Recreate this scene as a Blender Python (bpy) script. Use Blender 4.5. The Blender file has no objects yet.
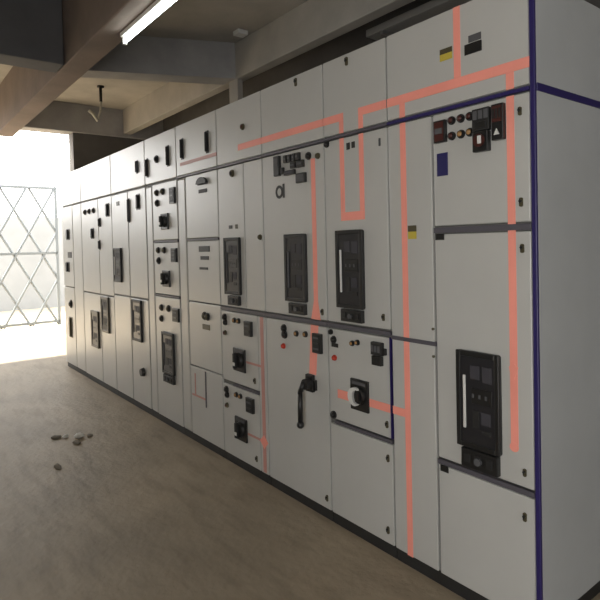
import bpy, bmesh, math, random
from mathutils import Matrix, Vector

random.seed(7)
SC = bpy.context.scene
COL = SC.collection

# ------------------------------------------------------------------ materials
def mat(name, col, rough=.5, metal=0., spec=.5, noise=0., nscale=8., bump=0., bscale=60., coat=0., emit=None, estr=0.,
        trans=0.):
    m = bpy.data.materials.new(name); m.use_nodes = True
    nt = m.node_tree; b = nt.nodes['Principled BSDF']
    b.inputs['Base Color'].default_value = (*col, 1)
    b.inputs['Roughness'].default_value = rough
    b.inputs['Metallic'].default_value = metal
    b.inputs['Specular IOR Level'].default_value = spec
    b.inputs['Coat Weight'].default_value = coat; b.inputs['Coat Roughness'].default_value = min(.4, rough)
    b.inputs['Transmission Weight'].default_value = trans
    if emit:
        b.inputs['Emission Color'].default_value = (*emit, 1); b.inputs['Emission Strength'].default_value = estr
    if noise or bump:
        tc = nt.nodes.new('ShaderNodeTexCoord')
    if noise:
        n = nt.nodes.new('ShaderNodeTexNoise'); n.inputs['Scale'].default_value = nscale
        n.inputs['Detail'].default_value = 5; n.inputs['Roughness'].default_value = .6
        nt.links.new(tc.outputs['Object'], n.inputs['Vector'])
        r = nt.nodes.new('ShaderNodeValToRGB')
        r.color_ramp.elements[0].position = .3; r.color_ramp.elements[1].position = .72
        r.color_ramp.elements[0].color = (*[c*(1-noise) for c in col], 1)
        r.color_ramp.elements[1].color = (*[min(1, c*(1+noise)) for c in col], 1)
        nt.links.new(n.outputs['Fac'], r.inputs['Fac']); nt.links.new(r.outputs['Color'], b.inputs['Base Color'])
    if bump:
        n2 = nt.nodes.new('ShaderNodeTexNoise'); n2.inputs['Scale'].default_value = bscale
        n2.inputs['Detail'].default_value = 4
        nt.links.new(tc.outputs['Object'], n2.inputs['Vector'])
        bp = nt.nodes.new('ShaderNodeBump'); bp.inputs['Strength'].default_value = bump
        bp.inputs['Distance'].default_value = .01
        nt.links.new(n2.outputs['Fac'], bp.inputs['Height']); nt.links.new(bp.outputs['Normal'], b.inputs['Normal'])
    return m

M = {}
M['paint'] = mat('pebble_grey_paint', (.465, .465, .445), .35, noise=.04, nscale=3, bump=.03, bscale=9, coat=.6)
M['endpaint'] = mat('grey_side_paint', (.43, .445, .45), .4, noise=.05, nscale=3, bump=.03, bscale=9)
M['body'] = mat('inner_shell_grey', (.16, .16, .15), .6)
M['plinth'] = mat('plinth_black', (.018, .018, .018), .55, noise=.3, nscale=6)
M['navy'] = mat('navy_trim', (.022, .015, .10), .4)
M['trim'] = mat('dark_grey_trim', (.085, .08, .095), .45)
M['black'] = mat('black_plastic', (.012, .012, .012), .35)
M['dark'] = mat('charcoal_plastic', (.020, .020, .020), .5, spec=.35)
M['grey'] = mat('mid_grey_plastic', (.09, .09, .095), .6, spec=.25)
M['dim'] = mat('dim_grey_plastic', (.05, .048, .056), .6, spec=.25)
M['mimic_faded'] = mat('faded_red_tape', (.52, .26, .225), .45, noise=.1, nscale=5)
M['olive'] = mat('dull_olive_metal', (.07, .06, .03), .45)
M['glass'] = mat('smoked_cover', (.018, .018, .021), .3)
M['trayzinc'] = mat('dull_zinc_tray', (.34, .33, .31), .6)
M['white'] = mat('white_plastic', (.62, .62, .60), .4)
M['mimic'] = mat('salmon_red_tape', (.90, .33, .26), .42, noise=.06, nscale=5)
M['red'] = mat('red_lens', (.45, .05, .03), .25)
M['maroon'] = mat('maroon_face', (.06, .015, .012), .35)
M['amber'] = mat('amber_lens', (.35, .2, .08), .25)
M['yellow'] = mat('yellow_label', (.5, .40, .05), .6)
M['blueplate'] = mat('navy_plate', (.02, .018, .1), .4)
M['steel'] = mat('zinc_steel', (.5, .5, .5), .35, metal=.9)
M['brown'] = mat('olive_brown_face', (.06, .052, .035), .4)
M['gate'] = mat('pale_blue_gate_paint', (.21, .235, .25), .6)
M['tube'] = mat('lit_tube', (.9, .95, .95), .3, emit=(.92, 1., .97), estr=9)
M['batten'] = mat('white_enamel', (.7, .7, .68), .4)
M['ceil'] = mat('slab_concrete', (.42, .395, .355), .9, noise=.16, nscale=1.6, bump=.3, bscale=14)
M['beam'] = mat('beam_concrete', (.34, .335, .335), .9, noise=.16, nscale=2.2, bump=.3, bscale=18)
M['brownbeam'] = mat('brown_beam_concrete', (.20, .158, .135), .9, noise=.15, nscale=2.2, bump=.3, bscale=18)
M['shadewall'] = mat('shade_toned_wall', (.11, .104, .10), .85, noise=.2, nscale=2, bump=.2, bscale=20)  # the shade behind the row is put into this base colour
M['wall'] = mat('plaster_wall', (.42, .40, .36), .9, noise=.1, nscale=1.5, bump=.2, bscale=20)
M['ground'] = mat('pale_yard', (.42, .345, .245), .95, noise=.1, nscale=1)
M['yard'] = mat('added_wall_render', (.235, .245, .25), .9, noise=.1, nscale=1)
M['shadebeam'] = mat('shade_toned_beam', (.10, .10, .106), .85, noise=.15, nscale=2)  # darker than the other beams, its shade is part of the colour
M['chip'] = mat('pale_mortar', (.62, .60, .55), .9, noise=.15, nscale=30)
M['pebble'] = mat('dark_rubble', (.17, .145, .11), .9, noise=.2, nscale=30)
M['cord'] = mat('pale_cord', (.55, .52, .44), .7)

# dusty concrete floor with patches and faint scuffs
def floor_mat():
    m = bpy.data.materials.new('dusty_concrete_floor'); m.use_nodes = True
    nt = m.node_tree; b = nt.nodes['Principled BSDF']; N = nt.nodes.new; L = nt.links.new
    tc = N('ShaderNodeTexCoord')
    n1 = N('ShaderNodeTexNoise'); n1.inputs['Scale'].default_value = 1.1; n1.inputs['Detail'].default_value = 6
    n1.inputs['Roughness'].default_value = .6; n1.inputs['Distortion'].default_value = .6
    L(tc.outputs['Object'], n1.inputs['Vector'])
    r1 = N('ShaderNodeValToRGB'); e = r1.color_ramp.elements
    e[0].position = .32; e[0].color = (.25, .205, .145, 1); e[1].position = .68; e[1].color = (.37, .30, .21, 1)
    L(n1.outputs['Fac'], r1.inputs['Fac'])
    mp = N('ShaderNodeMapping'); mp.inputs['Scale'].default_value = (1.2, 5, 1); mp.inputs['Rotation'].default_value = (0, 0, .5)
    L(tc.outputs['Object'], mp.inputs['Vector'])
    n2 = N('ShaderNodeTexNoise'); n2.inputs['Scale'].default_value = 2.4; n2.inputs['Detail'].default_value = 7
    L(mp.outputs['Vector'], n2.inputs['Vector'])
    r2 = N('ShaderNodeValToRGB'); e = r2.color_ramp.elements
    e[0].position = .34; e[0].color = (.75, .75, .74, 1); e[1].position = .52; e[1].color = (1, 1, 1, 1)
    L(n2.outputs['Fac'], r2.inputs['Fac'])
    mx = N('ShaderNodeMix'); mx.data_type = 'RGBA'; mx.blend_type = 'MULTIPLY'; mx.inputs[0].default_value = .8
    L(r1.outputs['Color'], mx.inputs[6]); L(r2.outputs['Color'], mx.inputs[7])
    L(mx.outputs[2], b.inputs['Base Color'])
    b.inputs['Roughness'].default_value = .62
    n3 = N('ShaderNodeTexNoise'); n3.inputs['Scale'].default_value = 25; n3.inputs['Detail'].default_value = 6
    L(tc.outputs['Object'], n3.inputs['Vector'])
    bp = N('ShaderNodeBump'); bp.inputs['Strength'].default_value = .35; bp.inputs['Distance'].default_value = .015
    L(n3.outputs['Fac'], bp.inputs['Height']); L(bp.outputs['Normal'], b.inputs['Normal'])
    return m
M['floor'] = floor_mat()

# ------------------------------------------------------------------ mesh builder
class MB:
    """collects shapes in world metres; build() links them as ONE mesh object under a parent"""
    def __init__(s):
        s.bm = bmesh.new(); s.mats = []
    def mi(s, m):
        if m not in s.mats: s.mats.append(m)
        return s.mats.index(m)
    def _take(s, vs, m, smooth=False):
        i = s.mi(m)
        for f in {f for v in vs for f in v.link_faces}:
            f.material_index = i; f.smooth = smooth
    def box(s, x0, x1, y0, y1, z0, z1, m, bev=0., seg=2):
        g = bmesh.ops.create_cube(s.bm, size=1)
        vs = g['verts']
        for v in vs:
            v.co = Vector(((x0+x1)/2+v.co.x*(x1-x0), (y0+y1)/2+v.co.y*(y1-y0), (z0+z1)/2+v.co.z*(z1-z0)))
        s._take(vs, m)
        if bev:
            es = list({e for v in vs for e in v.link_edges})
            i = s.mi(m)
            r = bmesh.ops.bevel(s.bm, geom=es, offset=bev, segments=seg, affect='EDGES', profile=.5)
            for f in r['faces']: f.material_index = i
        return s
    def rbox(s, x0, x1, y0, y1, z0, z1, m, rad, seg=4):
        """plate rounded in the x-z plane, extruded along y"""
        pts = []
        for cx, cz, a0 in ((x1-rad, z1-rad, 0), (x0+rad, z1-rad, 90), (x0+rad, z0+rad, 180), (x1-rad, z0+rad, 270)):
            for k in range(seg+1):
                a = math.radians(a0+90*k/seg); pts.append((cx+rad*math.cos(a), cz+rad*math.sin(a)))
        return s.prism(pts, y0, y1, m)
    def prism(s, pts, y0, y1, m):
        a = [s.bm.verts.new((x, y0, z)) for x, z in pts]; b = [s.bm.verts.new((x, y1, z)) for x, z in pts]
        n = len(pts); i = s.mi(m); fs = [s.bm.faces.new(a), s.bm.faces.new(b[::-1])]
        for k in range(n): fs.append(s.bm.faces.new((a[k], b[k], b[(k+1) % n], a[(k+1) % n])))
        for f in fs: f.material_index = i
        return s
    def cyl(s, cx, cz, r, y0, y1, m, seg=20, r2=None, sx=1.):
        g = bmesh.ops.create_cone(s.bm, cap_ends=True, segments=seg, radius1=r, radius2=r if r2 is None else r2, depth=1)
        for v in g['verts']:
            x, y, z = v.co; v.co = Vector((cx+x*sx, (y0+y1)/2-z*(y1-y0), cz+y))
        s._take(g['verts'], m)
        return s
    def dome(s, cx, cz, r, y, m, d=.6):
        g = bmesh.ops.create_uvsphere(s.bm, u_segments=14, v_segments=8, radius=r)
        for v in g['verts']:
            v.co = Vector((cx+v.co.x, y+v.co.y*d, cz+v.co.z))
        s._take(g['verts'], m, True)
        return s
    def bar(s, a, b, r, m, seg=8, r2=None):
        a, b = Vector(a), Vector(b); d = b-a
        g = bmesh.ops.create_cone(s.bm, cap_ends=True, segments=seg, radius1=r, radius2=r if r2 is None else r2, depth=d.length)
        q = d.to_track_quat('Z', 'Y').to_matrix().to_4x4(); q.translation = (a+b)/2
        bmesh.ops.transform(s.bm, matrix=q, verts=g['verts']); s._take(g['verts'], m, seg > 6)
        return s
    def tube(s, pts, r, m, seg=8):
        for a, b in zip(pts, pts[1:]): s.bar(a, b, r, m, seg)
        for p in pts[1:-1]:
            g = bmesh.ops.create_icosphere(s.bm, subdivisions=1, radius=r)
            for v in g['verts']: v.co += Vector(p)
            s._take(g['verts'], m, True)
        return s
    def build(s, name, parent=None, origin=None):
        bmesh.ops.recalc_face_normals(s.bm, faces=s.bm.faces[:])
        me = bpy.data.meshes.new(name)
        if origin is None:
            p = parent; origin = Vector((0, 0, 0))
            while p is not None: origin = origin+p.location; p = p.parent
        s.bm.transform(Matrix.Translation(-Vector(origin)))
        s.bm.to_mesh(me); s.bm.free()
        for m in s.mats: me.materials.append(M[m])
        o = bpy.data.objects.new(name, me); COL.objects.link(o)
        if parent: o.parent = parent
        else: o.location = origin
        return o

def tag(o, label, cat, group=None):
    o['label'] = label; o['category'] = cat
    if group: o['group'] = group
    return o
def thing(name, label, cat, loc, group=None):
    o = bpy.data.objects.new(name, None); COL.objects.link(o); o.location = loc; o.empty_display_size = .1
    return tag(o, label, cat, group)
def struct(name, mb):
    o = mb.build(name); o['kind'] = 'structure'; return o

# ------------------------------------------------------------------ devices mounted on a door (sub-parts); front of a door is y = 0
def lock(d, x, z, s=1.):
    b = MB(); b.rbox(x-.0075*s, x+.0075*s, -.005, .002, z-.017*s, z+.017*s, 'olive', .006*s); b.cyl(x, z+.004*s, .0055*s, -.012, -.004, 'black', 14)
    b.box(x-.002*s, x+.002*s, -.0135, -.011, z-.005*s, z+.012*s, 'dark')
    return b.build('door_lock', d)
def lamp(d, x, z, r, lens='red', body='black'):
    b = MB(); b.cyl(x, z, r, -.006, .002, body, 20); b.cyl(x, z, r*.8, -.014, -.005, body, 20); b.dome(x, z, r*.62, -.014, lens)
    return b.build('pilot_lamp', d)
def plate(d, x0, x1, z0, z1, m='black', name='name_plate'):
    return MB().box(x0, x1, -.004, .001, z0, z1, m, .001).build(name, d)
def label2(d, x0, x1, z0, z1):
    b = MB(); zm = z0+(z1-z0)*.55
    b.box(x0, x1, -.002, .001, z0, zm, 'yellow'); b.box(x0, x1, -.002, .001, zm, z1, 'olive')
    o = b.build('warning_label', d); o['label'] = 'yellow label with a dark upper half'; return o
def meter(d, x0, x1, z0, z1, face='dark', name='panel_meter', rows=3):
    b = MB(); w = x1-x0; h = z1-z0; t = min(w, h)*.12
    b.box(x0, x1, -.018, .002, z0, z1, 'black', .003)
    b.box(x0+t, x1-t, -.0195, -.017, z0+t, z1-t, face)
    for k in range(rows):
        z = z1-t-(k+.5)*(h-2*t)/rows
        b.box(x0+1.6*t, x1-1.6*t, -.0215, -.019, z-.12*h/rows, z+.14*h/rows, 'grey' if k % 2 == 0 else 'black')
    return b.build(name, d)
def rotary(d, x0, x1, z0, z1, handle='dark', disc='black'):
    b = MB(); w = x1-x0; h = z1-z0; cx = (x0+x1)/2; cz = (z0+z1)/2; r = min(w, h)*.36
    b.box(x0, x1, -.012, .002, z0, z1, 'black', .004)
    b.box(x0+w*.12, x1-w*.12, -.0135, -.011, z1-h*.17, z1-h*.07, 'grey')
    b.cyl(cx, cz, r, -.03, -.011, disc, 24, r2=r*.9)
    if handle == 'white':
        # pale crescent-shaped grip around the dark hub
        n = 14; out = []; inn = []
        for k in range(n+1):
            a = math.radians(70+220*k/n); out.append((cx+r*1.0*math.cos(a), cz+r*1.0*math.sin(a)))
            inn.append((cx+.28*r+r*.62*math.cos(a), cz+r*.78*math.sin(a)))
        b.prism(out+inn[::-1], -.045, -.029, 'white')
        b.box(cx+r*.2, cx+r*.6, -.05, -.029, cz-r*.5, cz+r*.5, 'black', .004)
    else:
        b.box(cx-r*.22, cx+r*.22, -.052, -.029, cz-r*.95, cz+r*.95, handle, .004)
        b.box(cx-r*.1, cx+r*.35, -.0535, -.051, cz-r*.55, cz-r*.15, 'white')
    return b.build('rotary_switch', d)
def lever(d):
    b = MB()
    b.box(-1.305, -1.245, -.02, .002, .66, .752, 'black', .004); b.cyl(-1.275, .705, .028, -.05, -.018, 'dark', 20)
    b.box(-1.25, -1.226, -.014, .002, .672, .728, 'black', .003)
    b.tube([(-1.285, -.045, .715), (-1.30, -.06, .66), (-1.30, -.062, .5)], .014, 'black', 12)
    b.dome(-1.30, .485, .021, -.062, 'black', 1)
    return b.build('lever_handle', d)
def slot(d, x0, x1, z0, z1, m='dark', name='pull_handle'):
    b = MB(); b.box(x0, x1, -.004, .002, z0, z1, m, .002)
    b.box((x0*2+x1)/3, (x0+2*x1)/3, -.022, -.003, z0+.01, z1-.01, m, .004)
    return b.build(name, d)

def breaker(u, x0, x1, z0, z1, ext=None, bar=True, face='glass', frame='black', label=None):
    """draw-out breaker showing through its door: bezel, smoked cover with blocks behind, pull bar, rating strip"""
    w = x1-x0; h = z1-z0; t = w*.11
    c = MB(); c.rbox(x0, x1, -.012, .006, z0, z1, frame, w*.06); o = c.build('circuit_breaker', u)
    if label: o['label'] = label
    f = MB()
    f.box(x0, x0+t, -.019, -.01, z0, z1, frame, .003); f.box(x1-t, x1, -.019, -.01, z0, z1, frame, .004)
    f.box(x0+t*.9, x1-t*.9, -.019, -.01, z1-t, z1, frame, .004); f.box(x0+t*.9, x1-t*.9, -.019, -.01, z0, z0+t, frame, .004)
    f.build('bezel', o)
    g = MB(); g.box(x0+t, x1-t, -.0145, -.011, z0+t, z1-t, face); g.build('front_cover', o)
    k = MB()
    for a, b_, c_, d_, m in ((.34, .56, .72, .86, 'dim'), (.62, .84, .70, .86, 'dim'), (.36, .84, .47, .63, 'black'),
                             (.38, .54, .22, .40, 'dark'), (.58, .80, .27, .40, 'dim'), (.62, .80, .17, .22, 'dark')):
        k.box(x0+w*a, x0+w*b_, -.0165, -.014, z0+h*c_, z0+h*d_, m, .002)
    for q in range(3):
        k.box(x0+w*(.38+.15*q), x0+w*(.43+.15*q), -.018, -.016, z0+h*.53, z0+h*.57, 'grey')
    k.build('control_blocks', o)
    if bar:
        p = MB(); p.box(x0+w*.175, x0+w*.235, -.021, -.014, z0+h*.2, z0+h*.75, bar if isinstance(bar, str) else 'white', .003)
        p.build('pull_bar', o)
    if ext:
        e = MB(); ex0, ex1, ez0, ez1 = ext
        e.box(ex0, ex1, -.022, .004, ez0, ez1, frame, .003)
        ww = ex1-ex0
        for q in range(3):
            e.box(ex0+ww*(.1+.3*q), ex0+ww*(.28+.3*q), -.026, -.021, ez0+(ez1-ez0)*.3, ez0+(ez1-ez0)*.75, 'dark', .002)
        e.cyl(ex0+ww*.5, (ez0+ez1)/2, (ez1-ez0)*.2, -.034, -.021, 'grey', 14)
        e.build('rating_strip', o)
    return o

# ------------------------------------------------------------------ cubicles
TOP, SEAM, PL = 2.37, 1.98, .058
DEP = 1.0
def cubicle(label, x0, x1, end=False):
    u = thing('switchgear_cubicle', label, 'switchgear cabinet', ((x0+x1)/2, DEP/2, 0), 'switchgear cubicles in the lineup')
    b = MB(); b.box(x0+.002, x1-(.004 if end else .002), .014, DEP, PL, TOP-.003, 'body'); b.build('body', u)
    p = MB(); p.box(x0+.002, x1-.002, .012, DEP-.01, 0, PL, 'plinth'); p.build('plinth', u)
    return u
def door(u, x0, x1, z0, z1, name='door', m='paint', bev=.004):
    return MB().box(x0+.003, x1-.003, 0, .02, z0+.003, z1-.003, m, bev).build(name, u)
def strip(u, x0, x1, z0, z1, m='trim', name='trim_strip'):
    return MB().box(x0, x1, -.004, .016, z0, z1, m, .001).build(name, u)
def mimic(u, segs, label=None, m='mimic'):
    b = MB()
    for x0, x1, z0, z1 in segs: b.box(x0, x1, -.0022, .0008, z0, z1, m)
    o = b.build('mimic_line', u); o['label'] = label or 'salmon red mimic line taped on the doors'; return o
HZ = (2.052, 2.090)

# --- end cubicle nearest the camera
A = cubicle('grey end cubicle with navy corner edges, nearest the camera', -.69, 0, True)
side = MB(); side.box(-.004, .006, .012, DEP, PL, TOP, 'endpaint', .002); side.build('side_panel', A)
cs = MB(); cs.box(-.012, .0075, -.003, .010, 0.0, TOP+.004, 'navy', .003); cs.build('corner_trim', A)['label'] = 'navy blue corner strip'
ss = MB(); ss.box(.004, .010, .012, DEP, SEAM-.012, SEAM+.016, 'navy', .002); ss.build('side_trim', A)['label'] = 'navy blue strip across the end panel'
strip(A, -.688, -.013, SEAM-.006, SEAM+.007, 'navy')['label'] = 'navy blue strip'
fa = door(A, -.688, -.013, 1.992, TOP, 'fascia_panel')
plate(fa, -.276, -.201, 2.165, 2.205); MB().box(-.258, -.203, -.003, .001, 2.209, 2.235, 'grey').build('name_plate', fa)
label2(fa, -.394, -.335, 2.174, 2.221)
al = door(A, -.688, -.444, PL, 1.970, 'cable_chamber_cover')
label2(al, -.578, -.532, 1.463, 1.521)
for z in (1.085, .97): MB().cyl(-.452, z, .006, -.004, .002, 'olive', 12).build('screw', al)
strip(A, -.688, -.436, 1.014, 1.032)
ud = door(A, -.438, -.013, 1.510, 1.970)
meter(ud, -.421, -.364, 1.848, 1.937, 'maroon', rows=1)
for x in (-.340, -.297, -.256):
    lamp(ud, x, 1.928, .017, 'maroon'); lamp(ud, x, 1.867, .017, 'amber' if x > -.3 else 'maroon')
rl = MB()
rl.box(-.237, -.164, -.02, .002, 1.862, 1.946, 'dark', .003)
for q in range(3): rl.box(-.230+q*.023, -.213+q*.023, -.024, -.019, 1.905, 1.938, 'grey', .002)
rl.box(-.226, -.176, -.023, -.019, 1.872, 1.896, 'black', .002)
rl.box(-.234, -.168, -.024, .002, 1.784, 1.860, 'black', .003)
rl.cyl(-.203, 1.825, .024, -.03, -.023, 'maroon', 20); rl.box(-.206, -.190, -.034, -.029, 1.812, 1.842, 'white', .002)
rl.build('protection_relay', ud)
rm = MB(); rm.box(-.155, -.106, -.02, .002, 1.817, 1.948, 'black', .003); rm.box(-.150, -.111, -.022, -.019, 1.882, 1.94, 'maroon')
rm.prism([(-.142, 1.835), (-.120, 1.835), (-.131, 1.858)], -.024, -.019, 'white')
for q in range(3): rm.box(-.148+q*.013, -.139+q*.013, -.024, -.02, 1.895, 1.93, 'dark')
rm.build('ammeter', ud)
plate(ud, -.416, -.364, 1.715, 1.807, 'blueplate', 'navy_plate')
lock(ud, -.050, 1.906, .9); lock(ud, -.050, 1.583, .95)
strip(A, -.438, -.013, 1.484, 1.506)
bd = door(A, -.438, -.013, .550, 1.482)
plate(bd, -.430, -.388, 1.455, 1.480); lock(bd, -.048, 1.418, .95); lock(bd, -.050, .608, .85)
strip(A, -.438, -.013, .527, .546)
ld = door(A, -.438, -.013, PL, .525)
plate(ld, -.425, -.386, .498, .524); lock(ld, -.052, .445, .95)
breaker(A, -.330, -.139, .640, 1.020, (-.308, -.148, .562, .636), label='large black breaker window with a white pull bar')
mimic(A, [(-.327, -.296, 2.0905, TOP-.004), (-.686, -.013, *HZ), (-.103, -.072, 1.992, 2.0515), (-.614, -.584, 1.992, 2.0515)])
mimic(A, [(-.103, -.073, .70, 1.968)], 'salmon red vertical mimic line beside the navy corner')
MB().cyl(-.090, .69, .018, -.003, .001, 'mimic', 16).build('mimic_end', A)
MB().prism([(-.106, .985), (-.085, .998), (-.070, .985), (-.085, .94), (-.1, .955)], -.004, .001, 'mimic').build('mimic_kink', A)
mimic(A, [(-.686, -.6145, .676, .712)])
mimic(A, [(-.614, -.583, .06, 1.968)], 'salmon red line down the cable chamber cover')

# --- breaker cubicle with U-shaped line
B = cubicle('grey cubicle with a U-shaped red line above its breaker and a white-gripped switch below', -1.13, -.69)
strip(B, -1.128, -.692, SEAM-.006, SEAM+.007)
fb = door(B, -1.128, -.692, 1.99, TOP, 'fascia_panel'); lock(fb, -.945, 2.33, 1.2)
ub = door(B, -1.128, -.692, 1.052, 1.970)
lamp(ub, -1.103, 1.955, .017, 'black'); plate(ub, -.957, -.935, 1.905, 1.938, 'dark', 'push_button'); plate(ub, -.921, -.900, 1.908, 1.938, 'dark', 'push_button')
plate(ub, -.742, -.732, 1.89, 1.925, 'grey', 'hinge_pin'); lock(ub, -.733, 1.108, .95)
breaker(B, -1.040, -.850, 1.133, 1.515, (-1.005, -.858, 1.068, 1.128), label='black breaker window below the U-shaped line')
strip(B, -1.128, -.692, 1.026, 1.046)
mb_ = door(B, -1.128, -.692, .553, 1.020)
lamp(mb_, -1.103, 1.000, .014, 'black'); lamp(mb_, -1.082, .963, .019, 'black'); plate(mb_, -1.10, -1.052, .925, .945)
lamp(mb_, -1.078, .871, .015, 'red', 'red')
lamp(mb_, -.944, .962, .014, 'amber'); lamp(mb_, -.908, .970, .014, 'amber')
bk = MB(); bk.box(-.804, -.735, -.02, .002, .93, .990, 'dark', .003); bk.box(-.80, -.74, -.02, .002, .882, .926, 'black', .003)
bk.box(-.733, -.718, -.012, .002, .935, .965, 'dark', .002)
for q in range(3): bk.box(-.798+q*.02, -.784+q*.02, -.023, -.019, .945, .975, 'grey')
bk.build('meter_block', mb_)
rotary(mb_, -.958, -.836, .640, .792, 'white'); lock(mb_, -.724, .616, .95); lamp(mb_, -1.095, .575, .02, 'black')
strip(B, -1.085, -.694, .533, .549)
lb = door(B, -1.128, -.692, PL, .530); lock(lb, -.722, .460); lock(lb, -.730, .123)
MB().box(-.700, -.694, -.003, .016, .556, 1.02, 'navy').build('hinge_strip', B)['label'] = 'thin navy hinge strip'
mimic(B, [(-1.128, -.978, *HZ), (-1.008, -.978, 1.992, 2.0515)]); mimic(B, [(-.872, -.692, *HZ), (-.872, -.842, 1.992, 2.0515)])
mimic(B, [(-1.008, -.978, 1.604, 1.968), (-.872, -.842, 1.604, 1.968), (-1.008, -.842, 1.562, 1.6035)], 'salmon red line in a U shape above the breaker')
mimic(B, [(-1.062, -.959, .670, .714)]); mimic(B, [(-.835, -.694, .674, .712)])

# --- lever cubicle
Cc = cubicle('grey cubicle with a black lever handle on its tall lower door', -1.70, -1.13)
strip(Cc, -1.698, -1.132, SEAM-.007, SEAM+.007, 'trim')
fc = door(Cc, -1.698, -1.132, 1.989, TOP, 'fascia_panel'); lock(fc, -1.35, 2.33, 1.3)
uc = door(Cc, -1.698, -1.132, 1.052, 1.971)
g1 = MB(); g1.box(-1.557, -1.505, -.02, .002, 1.842, 1.955, 'black', .003)
g1.box(-1.502, -1.472, -.016, .002, 1.848, 1.885, 'dark', .003); g1.box(-1.55, -1.512, -.023, -.019, 1.9, 1.94, 'grey'); g1.build('relay', uc)
for q, x in enumerate((-1.448, -1.41, -1.372, -1.338)):
    meter(uc, x-.016, x+.016, 1.906, 1.948, 'dark', 'indicator', 1)
meter(uc, -1.345, -1.289, 1.866, 1.904, 'black', 'indicator', 1); meter(uc, -1.461, -1.369, 1.836, 1.862, 'dim', 'indicator', 1)
meter(uc, -1.402, -1.352, 1.868, 1.902, 'dark', 'indicator', 1)
lamp(uc, -1.253, 1.918, .021, 'black'); lamp(uc, -1.175, 1.907, .016, 'olive', 'olive')
meter(uc, -1.353, -1.274, 1.783, 1.835, 'grey', 'panel_meter', 1)
lg = MB()          # ring-shaped dark emblem with a short upright beside it
n = 20
for k in range(n):
    a0 = 2*math.pi*k/n; a1 = 2*math.pi*(k+1)/n
    P = lambda a, r: (-1.528+r*math.cos(a), 1.752+r*1.05*math.sin(a))
    lg.prism([P(a0, .036), P(a1, .036), P(a1, .021), P(a0, .021)], -.0025, .001, 'dark')
lg.box(-1.494, -1.478, -.0025, .001, 1.716, 1.795, 'dark'); lg.build('emblem', uc)['label'] = 'dark ring-shaped emblem'
lock(uc, -1.168, 1.096)
breaker(Cc, -1.476, -1.286, 1.136, 1.508, (-1.440, -1.296, 1.068, 1.128), bar='grey', label='black breaker window below the ring-shaped emblem')
strip(Cc, -1.698, -1.132, 1.026, 1.047)
lc = door(Cc, -1.698, -1.132, PL, 1.021)
lamp(lc, -1.512, .975, .023, 'black'); lamp(lc, -1.507, .94, .024, 'black'); lamp(lc, -1.52, .872, .016, 'red', 'red')
lamp(lc, -1.395, .958, .017, 'amber'); lamp(lc, -1.314, .963, .017, 'amber')
meter(lc, -1.243, -1.172, .876, .98, 'dark', 'panel_meter', 3)
lever(lc); lock(lc, -1.163, .118)
mimic(Cc, [(-1.698, -1.132, *HZ)])
mimic(Cc, [(-1.237, -1.203, 1.15, 1.90)], 'salmon red vertical line beside the breaker')
k = MB(); k.prism([(-1.237, 1.1495), (-1.203, 1.1495), (-1.185, 1.052), (-1.262, 1.052)], -.0022, .0008, 'mimic')
k.prism([(-1.268, 1.02), (-1.205, 1.02), (-1.232, .754), (-1.29, .754)], -.0022, .0008, 'mimic'); k.build('mimic_kink', Cc)['label'] = 'salmon red line running down to the lever'

# --- two-switch cubicle
D = cubicle('narrow grey cubicle with two black switches stacked below its breaker window', -2.24, -1.70)
strip(D, -2.238, -1.702, SEAM-.007, SEAM+.007, 'trim')
fd = door(D, -2.238, -1.702, 1.989, TOP, 'fascia_panel'); lamp(fd, -1.900, 2.19, .02, 'maroon', 'olive')
ud = door(D, -2.238, -1.912, 1.052, 1.971); lamp(ud, -2.042, 1.918, .024, 'black', 'olive'); plate(ud, -2.1, -2.06, 1.563, 1.585, 'grey'); plate(ud, -2.02, -1.995, 1.561, 1.588, 'olive', 'push_button')
sd = door(D, -1.910, -1.702, 1.052, 1.971, 'cable_chamber_cover'); lamp(sd, -1.735, 1.5, .017, 'olive', 'olive')
breaker(D, -2.155, -1.960, 1.136, 1.505, (-2.11, -1.975, 1.068, 1.128), bar='grey', frame='dark', label='dark breaker window above the two stacked switches')
strip(D, -2.238, -1.702, 1.026, 1.047)
for z0, z1, dz in ((.553, 1.021, 0.), (PL, .530, -.487)):
    m_ = door(D, -2.238, -1.790, z0, z1)
    lamp(m_, -2.186, .978+dz, .023, 'black'); lamp(m_, -2.178, .944+dz, .022, 'black'); lamp(m_, -2.06, .968+dz, .018, 'amber'); lamp(m_, -2.008, .968+dz, .018, 'amber')
    lamp(m_, -2.183, .873+dz, .017, 'maroon', 'olive'); meter(m_, -1.927, -1.845, .885+dz*.99, .978+dz*.99, 'dark', 'panel_meter', 2)
    rotary(m_, -2.078, -1.936, .642+dz*.92, .790+dz*.92); lock(m_, -1.835, .612+dz, 1.1)
strip(D, -2.1, -1.792, .533, .549)
door(D, -1.788, -1.702, PL, 1.021, 'cable_chamber_cover')
mimic(D, [(-1.965, -1.702, *HZ)])
mimic(D, [(-1.760, -1.728, .07, 1.018), (-1.93, -1.7605, .708, .722), (-1.93, -1.7605, .25, .264)], 'faded red line down the cover with two short branches', 'mimic_faded')
MB().prism([(-1.79, .256), (-1.744, .298), (-1.705, .256), (-1.744, .214)], -.004, .001, 'mimic').build('mimic_joint', D)

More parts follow.
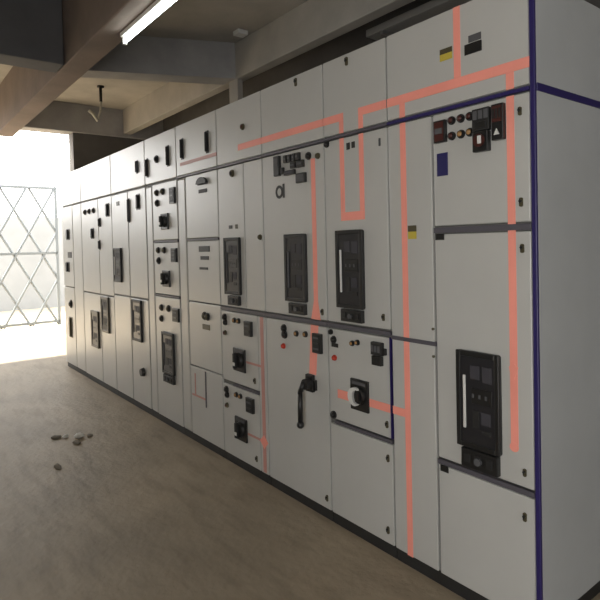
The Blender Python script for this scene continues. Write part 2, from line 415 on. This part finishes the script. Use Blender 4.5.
# --- narrow feeder cubicle
E_ = cubicle('narrow grey cubicle of four plain doors between the two-switch and three-tier cubicles', -2.87, -2.24)
strip(E_, -2.868, -2.242, SEAM-.006, SEAM+.006, 'trim')
fe = door(E_, -2.868, -2.242, 1.988, TOP, 'fascia_panel'); slot(fe, -2.385, -2.347, 2.095, 2.25); slot(fe, -2.775, -2.735, 2.105, 2.262)
door(E_, -2.868, -2.725, PL, 1.972, 'cable_chamber_cover', bev=.015)
e1 = door(E_, -2.722, -2.242, 1.512, 1.972)
arc = MB(); pts = [(-2.447+.075*math.cos(math.radians(a)), 1.893+.045*math.sin(math.radians(a))) for a in range(0, 181, 15)]
arc.prism(pts, -.02, .002, 'dark'); arc.box(-2.522, -2.372, -.004, .002, 1.886, 1.893, 'grey'); arc.build('pull_handle', e1)
plate(e1, -2.51, -2.391, 1.83, 1.856, 'grey')
strip(E_, -2.722, -2.245, 1.496, 1.51)
e2 = door(E_, -2.722, -2.242, 1.052, 1.494); plate(e2, -2.53, -2.375, 1.415, 1.455, 'dark'); plate(e2, -2.508, -2.389, 1.358, 1.384, 'grey'); plate(e2, -2.528, -2.407, 1.288, 1.305, 'grey')
e3 = door(E_, -2.722, -2.242, .575, 1.048); lamp(e3, -2.47, .96, .03, 'olive', 'dark'); lamp(e3, -2.425, .957, .028, 'olive', 'dark'); plate(e3, -2.506, -2.401, .863, .90, 'olive')
e4 = door(E_, -2.722, -2.242, PL, .572)
MB().box(-2.492, -2.476, -.003, .001, .30, .56, 'trim').build('hinge_strip', e4)
mimic(E_, [(-2.80, -2.242, 2.060, 2.084)], None, 'mimic_faded')
mimic(E_, [(-2.70, -2.497, .350, .364), (-2.655, -2.640, .3635, .52)], 'thin red line on the lowest door', 'mimic_faded')

# --- three-tier cubicle
F = cubicle('pale cubicle with three tiers of small switches and lamps, tall black breaker at the bottom', -3.49, -2.87)
door(F, -3.488, -3.345, PL, 1.972, 'cable_chamber_cover', bev=.015)
ff = door(F, -3.488, -2.872, 1.986, TOP, 'fascia_panel'); lamp(ff, -3.228, 2.172, .032, 'black', 'dark'); slot(ff, -3.445, -3.41, 2.045, 2.205); slot(ff, -3.028, -2.99, 2.085, 2.25)
for z0, z1, dz in ((1.512, 1.972, 0.), (1.073, 1.490, -.47)):
    f_ = door(F, -3.343, -2.872, z0, z1)
    lamp(f_, -3.247, 1.90+dz, .027, 'olive', 'dark'); lamp(f_, -3.128, 1.90+dz, .027, 'olive', 'dark'); lamp(f_, -3.242, 1.815+dz, .03, 'black', 'dark')
    meter(f_, -2.98, -2.89, 1.79+dz*.965, 1.915+dz, 'dark', 'panel_meter', 3); rotary(f_, -3.168, -3.032, 1.595+dz*.975, 1.722+dz*.965)
strip(F, -3.343, -2.875, 1.494, 1.508); strip(F, -3.343, -2.875, 1.055, 1.069)
f3 = door(F, -3.343, -2.872, PL, 1.051)
lamp(f3, -3.214, .962, .028, 'olive', 'dark'); lamp(f3, -3.078, .964, .028, 'olive', 'dark'); lamp(f3, -3.22, .872, .028, 'black', 'dark'); meter(f3, -2.985, -2.88, .872, .978, 'dark', 'panel_meter', 2)
breaker(F, -3.203, -2.985, .435, .770, (-3.18, -2.99, .368, .43), bar='grey', frame='dark', label='tall dark breaker window below the lowest row of lamps')

# --- double cubicles at the far end
G = cubicle('pale double cubicle left of the three-tier one, black knob near the floor', -4.35, -3.49)
fg = door(G, -4.348, -3.492, 1.985, TOP, 'fascia_panel'); slot(fg, -3.672, -3.63, 2.105, 2.22, 'grey')
g1 = door(G, -3.905, -3.492, 1.012, 1.972); slot(g1, -3.698, -3.617, 1.787, 1.927, 'black', 'switch_handle'); slot(g1, -3.895, -3.86, 1.685, 1.905, 'grey')
g2 = door(G, -4.348, -3.915, 1.012, 1.972)
plate(g2, -4.2, -4.13, 1.86, 1.9, 'olive')
g3 = door(G, -3.905, -3.492, PL, 1.000); MB().cyl(-3.642, .358, .04, -.03, .002, 'black', 18, r2=.032).build('knob', g3)
door(G, -4.348, -3.915, PL, 1.000)
breaker(G, -4.303, -4.100, 1.131, 1.457, bar='white', frame='dark', face='grey', label='upper breaker window with a white bar')
breaker(G, -3.857, -3.635, .619, .989, bar='grey', frame='dark', label='lower dark breaker window')

Hh = cubicle('pale double cubicle with two brownish breaker windows low down, second from the far end', -5.36, -4.35)
fh = door(Hh, -5.358, -4.352, 1.985, TOP, 'fascia_panel')
h1 = door(Hh, -4.762, -4.352, .985, 1.972); slot(h1, -4.516, -4.415, 1.77, 1.907, 'black', 'switch_handle'); slot(h1, -4.745, -4.68, 1.68, 1.772, 'dark'); slot(h1, -4.752, -4.715, 1.445, 1.545, 'grey')
h2 = door(Hh, -5.358, -4.768, .985, 1.972); slot(h2, -5.02, -4.915, 1.562, 1.678, 'black', 'switch_handle')
for x in (-5.2, -5.05, -4.9): lamp(h2, x, 1.86, .03, 'olive', 'grey')
door(Hh, -4.762, -4.352, PL, .972); door(Hh, -5.358, -4.768, PL, .972)
breaker(Hh, -5.075, -4.835, .401, .792, bar='grey', frame='brown', face='brown', label='lower brownish breaker window')
breaker(Hh, -4.726, -4.50, .600, .963, bar='grey', frame='brown', face='dark', label='upper brownish breaker window')

I_ = cubicle('pale cubicle at the far left end of the row beside the bright opening', -6.17, -5.36)
fi = door(I_, -6.168, -5.362, 1.985, TOP, 'fascia_panel')
i1 = door(I_, -6.168, -5.72, 1.008, 1.972); slot(i1, -5.99, -5.845, 1.57, 1.702, 'black', 'switch_handle'); plate(i1, -5.95, -5.79, 1.355, 1.425, 'grey'); slot(i1, -6.05, -5.89, 1.182, 1.304, 'dark', 'switch_handle')
i2 = door(I_, -6.168, -5.72, PL, .996); lamp(i2, -5.88, .80, .05, 'black', 'dark'); slot(i2, -5.985, -5.85, .393, .639, 'olive', 'switch_handle')
door(I_, -5.715, -5.362, PL, 1.972, 'cable_chamber_cover', bev=.01)

# ------------------------------------------------------------------ the hall
XF, XN, YL, YR, ZS = -8.4, 5.0, -3.4, 2.35, 3.85
struct('floor', MB().box(XF-.25, XN, YL, YR+.2, -.15, 0, 'floor'))
struct('ground', MB().box(-40, XF-.25, -25, 25, -.2, -.02, 'ground'))
struct('ceiling', MB().box(XF-.25, XN, YL-.2, YR+.2, ZS, ZS+.2, 'ceil'))
struct('wall_right', MB().box(XF-.25, XN, YR, YR+.2, 0, ZS, 'shadewall'))
wf = MB(); wf.box(XF-.25, XF, .78, YR, 0, 3.38, 'shadewall'); wf.box(XF-.25, XF, YL, -3.1, 0, 3.38, 'shadewall')
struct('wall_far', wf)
struct('lintel_beam', MB().box(XF-.25, XF+.05, YL, YR, 3.38, ZS, 'beam', .01))
struct('added_yard_wall', MB().box(-14.3, -14, -14, 14, -.1, 2.3, 'yard'))  # added wall that dims the sky reflected in the lower doors
WZ0, WZ1 = .9, 3.0
DX0, DX1, DZ = .6, 2.4, 2.4          # unseen wide doorway added behind the camera to light the near cubicles
wl = MB(); wl.box(XF-.25, DX0, YL-.2, YL, 0, ZS, 'wall'); wl.box(DX1, XN, YL-.2, YL, 0, ZS, 'wall'); wl.box(DX0, DX1, YL-.2, YL, DZ, ZS, 'wall')
struct('wall_left', wl)
dj = MB(); dj.box(DX0, DX0+.06, YL-.21, YL+.01, 0, DZ, 'batten', .003); dj.box(DX1-.06, DX1, YL-.21, YL+.01, 0, DZ, 'batten', .003); dj.box(DX0+.06, DX1-.06, YL-.21, YL+.01, DZ-.06, DZ, 'batten', .003)
struct('trim_1', dj)  # frame of the added doorway
wn = MB(); NY = (-2.3, -.9)  # unseen window opening added to brighten the end panel
wn.box(XN, XN+.2, YL-.2, NY[0], 0, ZS, 'wall'); wn.box(XN, XN+.2, NY[1], YR+.2, 0, ZS, 'wall')
wn.box(XN, XN+.2, NY[0], NY[1], 0, WZ0, 'wall'); wn.box(XN, XN+.2, NY[0], NY[1], WZ1, ZS, 'wall'); struct('wall_near', wn)
# beams: one along the hall beside the tube light, one across it over the middle of the row
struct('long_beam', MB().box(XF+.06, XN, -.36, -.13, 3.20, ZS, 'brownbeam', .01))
struct('rear_long_beam', MB().box(XF+.06, XN, 1.60, 1.74, 3.43, ZS, 'ceil', .01))
cb = MB()
ax, ay, bx_, by = -5.30, -.12, -4.58, 1.595
ox, oy = -.30, .10
bmv = [(ax, ay), (bx_, by), (bx_+ox, by), (ax+ox, ay)]
lo = [cb.bm.verts.new((x, y, 3.43)) for x, y in bmv]; hi = [cb.bm.verts.new((x, y, ZS)) for x, y in bmv]
cb.bm.faces.new(lo); cb.bm.faces.new(hi[::-1])
for q in range(4): cb.bm.faces.new((lo[q], hi[q], hi[(q+1) % 4], lo[(q+1) % 4]))
cb.mi('beam'); struct('cross_beam', cb)
struct('left_cross_beam', MB().box(-4.75, -4.45, YL, -.37, 3.20, ZS, 'shadebeam', .01))
struct('pier', MB().box(-4.76, -4.56, 1.605, 1.68, 0, 3.43, 'ceil', .01))

# lattice gate leaf standing in the far opening
gt = thing('lattice_gate', 'pale lattice steel gate leaf standing outside the bright opening at the far end', 'gate', (-10.5, -.3, -.02))
fr = MB(); y0, y1, z1g = -1.5, .99, 2.70
for y in (y0, -.3, y1): fr.box(-10.53, -10.47, y-.025, y+.025, -.02, z1g, 'gate', .004)
for z in (.05, 1.4, z1g-.03): fr.box(-10.53, -10.47, y0, y1, z-.025, z+.025, 'gate', .004)
fr.build('gate_frame', gt)
la = MB()
for k in range(-4, 7):
    for s in (1, -1):
        pa = Vector((-10.5+.012*s, 0, 0)); c = y0+.5*k
        pts_ = []
        for z in (0, 2.68):
            y = c+(z*.55 if s > 0 else (2.68-z)*.55); pts_.append((y, z))
        (ya, za), (yb, zb) = pts_
        # clip to the frame
        t0, t1 = 0., 1.
        for lim, sg in ((y0, 1), (y1, -1)):
            da, db = sg*(ya-lim), sg*(yb-lim)
            if da < 0 and db < 0: t0, t1 = 1, 0
            elif da < 0: t0 = max(t0, da/(da-db))
            elif db < 0: t1 = min(t1, da/(da-db))
        if t1-t0 > .05:
            la.bar((pa.x, ya+(yb-ya)*t0, za+(zb-za)*t0), (pa.x, ya+(yb-ya)*t1, za+(zb-za)*t1), .024, 'gate', 6)
la.build('lattice', gt)

# tube light under the edge of the long beam
def tube_light(x0, x1, y, label):
    t = thing('tube_light', label, 'light', ((x0+x1)/2, y, 3.2), 'tube lights')
    b = MB(); b.box(x0-.02, x1+.02, y-.03, y+.03, 3.165, 3.2, 'batten', .004); b.build('batten', t)
    for x in (x0, x1): MB().box(x-.012, x+.012, y-.018, y+.018, 3.105, 3.166, 'batten', .003).build('lamp_holder', t)
    MB().bar((x0+.012, y, 3.13), (x1-.012, y, 3.13), .016, 'tube', 14).build('tube', t)
tube_light(-3.38, -2.18, -.18, 'lit white tube light fixed under the brownish concrete beam')

# hook rod with a pale forked cord below the lit slab
pr = thing('ceiling_hanger', 'dark rod with a pale forked cord hanging from the lit slab near the far opening', 'hanger', (-7.16, .85, ZS))
r_ = MB(); r_.cyl(-7.16, .0, .001, 0, .001, 'dark', 6); r_.bar((-7.16, .85, 3.852), (-7.16, .85, 3.62), .022, 'dark'); r_.bar((-7.16, .85, 3.86), (-7.16, .85, 3.83), .05, 'dark', 14)
r_.bm.verts.ensure_lookup_table(); r_.build('rod', pr)
c_ = MB(); c_.tube([(-7.16, .85, 3.63), (-7.16, .84, 3.5), (-7.16, .80, 3.34)], .015, 'cord'); c_.tube([(-7.16, .80, 3.33), (-7.16, .73, 3.43), (-7.16, .67, 3.47)], .024, 'cord')
c_.build('cord', pr)
# junction box on the slab, and the pale conduit above the row
jb = MB(); jb.box(-4.30, -4.18, 1.40, 1.53, ZS-.05, ZS+.001, 'batten', .01); jb.cyl(-4.24, ZS-.06, .001, 1.46, 1.461, 'batten', 6)
tag(jb.build('junction_box', None, (-4.24, 1.465, ZS-.05)), 'small pale junction box on the dark slab above the cross beam', 'junction box')
cd = thing('cable_tray', 'pale cable tray on the dark wall above the row, at the top of the picture', 'cable tray', (-.5, 2.25, 3.5))
q = MB(); q.box(-2.91, 2.2, 2.10, 2.12, 3.50, 3.57, 'trayzinc', .003); q.box(-2.91, 2.2, 2.12, 2.33, 3.50, 3.52, 'trayzinc', .003); q.build('tray', cd)
for x in (-2.7, -1.4, 0., 1.4): MB().box(x-.02, x+.02, 2.10, YR-.001, 3.47, 3.501, 'steel', .002).build('bracket', cd)

# rubble on the floor
def stone(name, x, y, r, m, label, sc=(1, 1, .6)):
    b = MB(); g = bmesh.ops.create_icosphere(b.bm, subdivisions=2, radius=r)
    for v in g['verts']:
        k = 1+random.uniform(-.22, .22); v.co = Vector((v.co.x*k*sc[0], v.co.y*k*sc[1], max(v.co.z*k, -r*.75)*sc[2]))
    zmin = min(v.co.z for v in b.bm.verts)
    for v in b.bm.verts: v.co += Vector((x, y, -zmin))
    b._take(g['verts'], m); o = b.build(name, None, (x, y, 0)); return tag(o, label, 'rubble', 'rubble on the floor')
stone('mortar_chip', -3.36, -.64, .036, 'chip', 'brightest pale mortar chip on the dusty floor, largest of the scatter')
stone('mortar_chip', -3.44, -.72, .022, 'chip', 'small pale mortar chip left of the largest chip on the floor')
stone('rubble_stone', -3.33, -.57, .022, 'pebble', 'dark stone just right of the largest pale chip', (1.3, 1, .5))
stone('rubble_stone', -3.24, -.69, .03, 'pebble', 'dark flat stone in front of the largest pale chip', (1.5, .9, .4))
stone('rubble_stone', -3.47, -.78, .03, 'pebble', 'dark flat stone at the left end of the chip scatter', (1.2, 1.2, .4))
stone('rubble_stone', -2.86, -.92, .026, 'pebble', 'lone dark stone on the floor nearer the camera than the chips', (2.2, .8, .35))

# ------------------------------------------------------------------ light
w = bpy.data.worlds.new('overcast'); SC.world = w; w.use_nodes = True
bg = w.node_tree.nodes['Background']; bg.inputs['Color'].default_value = (1., .985, .96, 1); bg.inputs['Strength'].default_value = 6.
sl = bpy.data.lights.new('sun', 'SUN'); sl.energy = 15; sl.angle = .03; sl.color = (1, .93, .8)
so = bpy.data.objects.new('sun', sl); COL.objects.link(so)
so.rotation_euler = Vector((-.50, -.25, 1.0)).to_track_quat('Z', 'Y').to_euler()
def portal(name, loc, rot, sx, sy):
    l = bpy.data.lights.new(name, 'AREA'); l.shape = 'RECTANGLE'; l.size = sx; l.size_y = sy; l.cycles.is_portal = True
    o = bpy.data.objects.new(name, l); COL.objects.link(o); o.location = loc; o.rotation_euler = rot
portal('daylight_far_opening', (XF-.28, -1.16, 1.69), (0, -math.pi/2, 0), 3.38, 3.88)
portal('daylight_added_window', (XN+.22, -1.6, 1.95), (0, math.pi/2, 0), WZ1-WZ0, 1.4)
portal('daylight_added_doorway', ((DX0+DX1)/2, YL-.22, DZ/2), (math.pi/2, 0, 0), DX1-DX0, DZ)

# ------------------------------------------------------------------ camera
cam = bpy.data.cameras.new('camera'); co = bpy.data.objects.new('camera', cam); COL.objects.link(co)
R_ = Vector((.61129661, .79106204, -.02317956)); U_ = Vector((-.00454961, .03280149, .99945153)); F_ = Vector((-.7913885, .61085588, -.02365046))
mw = Matrix((R_, U_, -F_)).transposed().to_4x4(); mw.translation = (1.0117, -1.8232, 1.45); co.matrix_world = mw
cam.sensor_width = 36; cam.lens = 546.597/600*36; cam.shift_y = -(300-257.508)/600; cam.shift_x = 0
cam.clip_start = .05
SC.camera = co
SC.view_settings.view_transform = 'Standard'; SC.view_settings.look = 'None'; SC.view_settings.exposure = 0.06; SC.view_settings.gamma = 1
